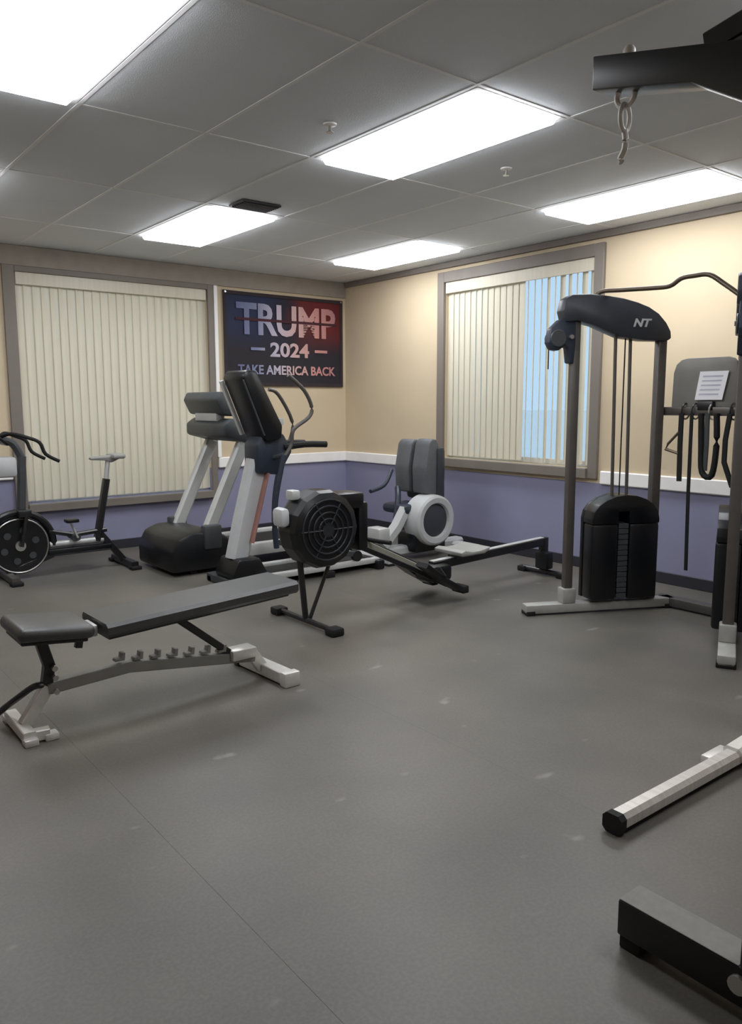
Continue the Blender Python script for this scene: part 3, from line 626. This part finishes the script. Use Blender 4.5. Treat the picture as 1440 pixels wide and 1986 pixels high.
# ================================================================ ELLIPTICAL
el = thing('elliptical_trainer', 'elliptical trainer with tall black console, pale column and curved moving arms', 'elliptical', (-2.0, -2.08, 0))
def E_(x, y, z): return (x+2.0, y, z)
MB().bar([E_(-2.60, 0, .20), E_(-2.53, 0, .48), E_(-2.40, 0, .95)], .17, .13, (0, 1, 0), .035).obj('column', M_PALE, el)
MB().bar([E_(-2.52, -.09, .33), E_(-2.37, -.09, .86)], .012, .07, (0, 1, 0)).obj('reflection_panel', M_TAN, el)  # pinkish reflection on the column's side, painted as a thin panel
MB().prism([(-.68, 0.02), (-.72, .10), (-.66, .22), (-.48, .22), (-.40, .08), (-.40, .02)], 'y', -.15, .15, .02).obj('front_base', M_BLACKP, el)
MB().bar([E_(-2.68, -.28, .035), E_(-2.68, .28, .035)], .08, .06).obj('front_foot', M_DARKG, el)
for y in (-.23, .17): MB().box(E_(-2.46, y, .05), E_(-1.36, y+.06, .095), .012).obj('side_rail', M_SILVER, el)
MB().box(E_(-2.42, -.16, .04), E_(-1.40, .16, .07), .008).obj('center_tray', M_RUB, el)
MB().box(E_(-1.42, -.27, .0), E_(-1.34, .27, .08), .015).obj('rear_foot', M_BLACKP, el)
for x in (-2.68, -1.9):
    for y in (-.24, .24): MB().box(E_(x-.04, y-.03, 0), E_(x+.04, y+.03, .05), .006).obj('foot_pad', M_RUB, el)
MB().prism([(-.46, .86), (-.46, 1.08), (-.38, 1.18), (-.22, 1.16), (-.14, 1.02), (-.26, .84)], 'y', -.11, .11, .025).obj('mast_housing', M_NAVY, el)
cs = MB().prism([(-.40, 1.10), (-.60, 1.58), (-.57, 1.635), (-.48, 1.63), (-.26, 1.22), (-.27, 1.12)], 'y', -.16, .16, .02).obj('console', M_BLACKP, el)
MB().bar([(-.43, .175, 1.15), (-.60, .175, 1.56)], .03, .035, (0, 1, 0)).obj('console_trim', M_SILVER, cs)
MB().bar([(-.43, -.165, 1.15), (-.60, -.165, 1.56)], .012, .012, (0, 1, 0)).obj('console_edge', M_DARKG, cs)
MB().box((-.005, -.12, -.14), (.005, .12, .14), .003, 1, Matrix.Translation((-.385, 0, 1.44)) @ Matrix.Rotation(-.50, 4, 'Y')).obj('screen', M_SCREEN, cs)
MB().lathe([(.032, 0), (.036, .02), (.030, .05)], 'z', (-.27, -.12, 1.225), 16).obj('cup', M_PALE, el)
for y in (-.10, .10): MB().tube([E_(-2.22, y, 1.05), E_(-2.05, y*1.3, 1.07), E_(-1.86, y*1.6, 1.065)], .026, 10, 3).obj('fixed_grip', M_RUB, el)
for s_, ph in ((-1, 0.), (1, -.12)):
    y = s_*.21
    up_ = [(-2.29, .98), (-2.22, 1.08), (-2.20, 1.19), (-2.06, 1.28), (-2.03, 1.36), (-2.10, 1.49), (-2.24, 1.60)] if s_ < 0 else [(-2.04, .98), (-1.97, 1.08), (-1.94, 1.24), (-2.07, 1.46), (-2.16, 1.50)]
    MB().tube([E_(a, y, b) for a, b in up_], .015, 10, 4).obj('moving_arm', M_GUN, el)
    lo_ = [(-2.29, 1.0), (-2.36, .72), (-2.385, .50), (-2.37, .29)] if s_ < 0 else [(-2.04, 1.0), (-2.11, .70), (-2.13, .48), (-2.12, .26)]
    MB().tube([E_(a, y, b) for a, b in lo_], .022, 10, 4).obj('lower_arm', M_NAVY, el)
    MB().tube([E_(-2.34, 0, .95), E_(up_[0][0], y, 1.0)], .02, 10).obj('arm_pivot', M_DARKG, el)
    MB().bar([E_(-2.25-ph, y, .25), E_(-1.6-ph, y, .15)], .03, .045).obj('pedal_arm', M_DARKG, el)
    pd = MB().box((-.17, -.075, -.015), (.17, .075, .02), .012); pd.box((.15, -.075, -.01), (.175, .075, .06), .008); pd.obj('pedal', M_BLACKP, el).location = E_(-1.92-ph, y*.78, .225)
    MB().lathe([(.045, -.02), (.045, .02)], 'y', E_(-1.60-ph, y, .135), 16).obj('roller', M_RUB, el)

# ================================================================ RECUMBENT MACHINE by the right wall
rc = thing('recumbent_stepper', 'grey recumbent exercise machine with tall padded backrest and round pale-ringed wheel cover', 'exercise machine', (-.72, -2.05, 0))
def C_(x, y, z): return (x+.72, y+2.05, z)
def pad(y0, y1, m_, z0=.56, z1=1.06, x=-.75, th=.09, nm='back_pad'):
    MB().prism([(x+.72+.10, z0), (x+.72, z0+.02), (x+.72-.01, z0+.25), (x+.72+.03, z1-.04), (x+.72+.06, z1), (x+.72+.12, z1), (x+.72+.15, z1-.05), (x+.72+.16, z0)], 'y', y0+2.05, y1+2.05, .022).obj(nm, m_, rc)
pad(-1.98, -1.78, M_GVINYL); pad(-2.22, -2.02, M_GVINYL, z1=1.07); pad(-2.02, -1.98, M_BLACK, z1=1.03, x=-.72, nm='pad_gap')
MB().box(C_(-.64, -2.25, .50), C_(-.54, -1.80, 1.0), .04).obj('back_shell', mat('slate_shell', (52, 56, 62), .45), rc)
MB().box(C_(-.97, -2.18, .40), C_(-.66, -1.84, .49), .04).obj('seat_pad', M_NAVY, rc)
MB().bar([C_(-.62, -2.05, .55), C_(-.75, -2.05, .20)], .12, .10, (0, 1, 0), .02).obj('seat_post', M_DARKG, rc)
rg = C_(-.70, -2.26, .345)
MB().lathe([(.225, .16), (.232, .02), (.225, -.03), (.205, -.045), (.16, -.04), (.15, -.025), (.15, .0), (.15, .16)], 'y', rg, 40).obj('wheel_cover', M_PALE, rc)
MB().lathe([(.0, -.022), (.12, -.022), (.15, -.012), (.155, .10), (.0, .10)], 'y', rg, 36).obj('wheel_disc', mat('dark_slate_disc', (58, 62, 68), .45), rc)
MB().bar([C_(-1.18, -2.12, .14), C_(-1.02, -2.12, .30), C_(-.92, -2.12, .45)], .10, .09, (0, 1, 0), .02).obj('pedal_arm', M_PALE, rc)
MB().box(C_(-1.27, -2.18, .18), C_(-1.14, -2.0, .31), .02).obj('footrest', M_SILVER, rc)
MB().tube([C_(-1.22, -2.0, .62), C_(-1.02, -1.95, .66), C_(-.86, -1.86, .78)], .018, 10, 4).obj('arm_lever', M_NAVY, rc)
MB().tube([C_(-1.02, -2.08, .20), C_(-.92, -2.02, .52), C_(-.84, -1.92, .62)], .026, 10, 4).obj('link_arm', M_NAVY, rc)
MB().bar([C_(-1.24, -2.08, .075), C_(-.20, -2.08, .075)], .12, .09, c=.02).obj('base_beam', M_PALE, rc)
MB().bar([C_(-.30, -2.42, .05), C_(-.30, -1.75, .05)], .11, .09, c=.03).obj('rear_foot', M_PALE, rc)
MB().bar([C_(-1.22, -2.30, .04), C_(-1.22, -1.85, .04)], .09, .07, c=.02).obj('front_foot', M_PALE, rc)
MB().box(C_(-.90, -2.24, .06), C_(-.52, -1.98, .24), .03).obj('drive_box', M_BLACKP, rc)
for x, y in ((-.30, -2.4), (-.30, -1.77), (-1.22, -2.28), (-1.22, -1.87)): MB().box(C_(x-.05, y-.03, 0), C_(x+.05, y+.03, .02), .004).obj('foot_pad', M_RUB, rc)

# ================================================================ HEAVY BAG STAND (near, right)
hb = thing('bag_stand', 'black steel punching bag stand with overhead arm and bare hanging hook', 'stand', (-3.79, -6.62, 0))
def S_(x, y, z): return (x+3.79, y+6.62, z)
MB().box(S_(-3.83, -6.70, .035), S_(-3.735, -6.305, .132), .006).obj('base_beam', mat('satin_black_steel', (16, 16, 17), .42, var=.1), hb)
MB().box(S_(-3.828, -6.617, .132), S_(-3.737, -6.308, .1345), .001, 1).obj('sheen_strip', mat('beam_sheen_grey', (132, 130, 124), .8, var=.08, scale=40), hb)  # added grey strip: paints the sheen on the black beam's top face
for y in (-6.34, -6.66): MB().box(S_(-3.825, y-.03, 0), S_(-3.74, y+.03, .036), .005).obj('foot_pad', M_RUB, hb)
MB().box(S_(-3.83, -6.72, .132), S_(-3.735, -6.618, 2.15), .006).obj('upright', M_BLACK, hb)
MB().lathe([(.022, -.012), (.022, .0)], 'x', S_(-3.832, -6.622, .095), 14).obj('bolt', M_CHROME, hb)
ap = [(-6.138+6.62, 2.197), (-6.138+6.62, 2.121), (-6.39+6.62, 2.064), (-6.51+6.62, 1.992), (-6.62+6.62, 1.90), (-6.70+6.62, 1.90), (-6.70+6.62, 2.07), (-6.50+6.62, 2.113)]
MB().prism(ap, 'x', -.04, .04, .004).obj('arm', M_BLACK, hb)
MB().bar([S_(-3.74, -6.38, 2.16), S_(-3.74, -6.50, 2.185), S_(-3.74, -6.75, 2.30)], .05, .05, (1, 0, 0)).obj('brace', M_BLACK, hb)
MB().lathe([(.014, 2.16), (.014, 2.198), (.010, 2.205)], 'z', S_(-3.79, -6.21, 0), 12).obj('eye_bolt_nut', M_HOOK, hb)
MB().torus(S_(-3.79, -6.205, 2.098), .024, .0065, 'x', 20, 8).obj('eye_bolt', M_HOOK, hb)
hk = thing('carabiner', 'pale metal snap hook dangling from the arm of the black bag stand', 'hook', (-3.79, -6.205, 2.05))
MB().torus((0, 0, 0), .03, .006, 'y', 24, 8, sx=.6, sz=1.).obj('ring', M_HOOK, hk)
MB().tube([(0, 0, -.028), (0, -.004, -.05), (0, -.002, -.072), (0, .008, -.09), (0, .004, -.098)], .0075, 8, 3).obj('swivel', M_HOOK, hk)

# ================================================================ SQUAT STAND FOOT (silver, right)
ss = thing('squat_stand', 'bright silver steel stand with a black-capped foot tube lying along the floor', 'stand', (-2.5, -6.0, 0))
def Q_(x, y, z): return (x+2.5, y+6.0, z)
MB().bar([Q_(-3.36, -5.985, .038), Q_(-2.60, -5.995, .042)], .065, .058, c=.014).obj('foot_tube', mat('ribbed_bright_steel', (222, 219, 213), .3, metal=.45, var=.12, scale=6, stretch=(14, 1, 1)), ss)
ec = MB().bar([Q_(-3.385, -5.985, .036), Q_(-3.355, -5.985, .036)], .072, .066, c=.014); ec.obj('end_cap', M_RUB, ss)
MB().box(Q_(-3.34, -6.01, 0), Q_(-2.62, -5.96, .012), .003, 1).obj('rubber_strip', M_RUB, ss)
MB().box(Q_(-2.68, -5.985, .0), Q_(-2.53, -5.90, .035), .006).obj('gusset_tab', M_STEELP, ss)
MB().bar([Q_(-2.62, -5.995, .05), Q_(-2.25, -6.01, .085)], .075, .065, c=.014).obj('cross_tube', M_STEELP, ss)
MB().box(Q_(-2.56, -6.04, 0), Q_(-2.22, -5.98, .05), .008).obj('foot_block', M_RUB, ss)
MB().box(Q_(-2.32, -6.05, .05), Q_(-2.24, -5.97, 1.75), .008).obj('upright', M_STEELP, ss)
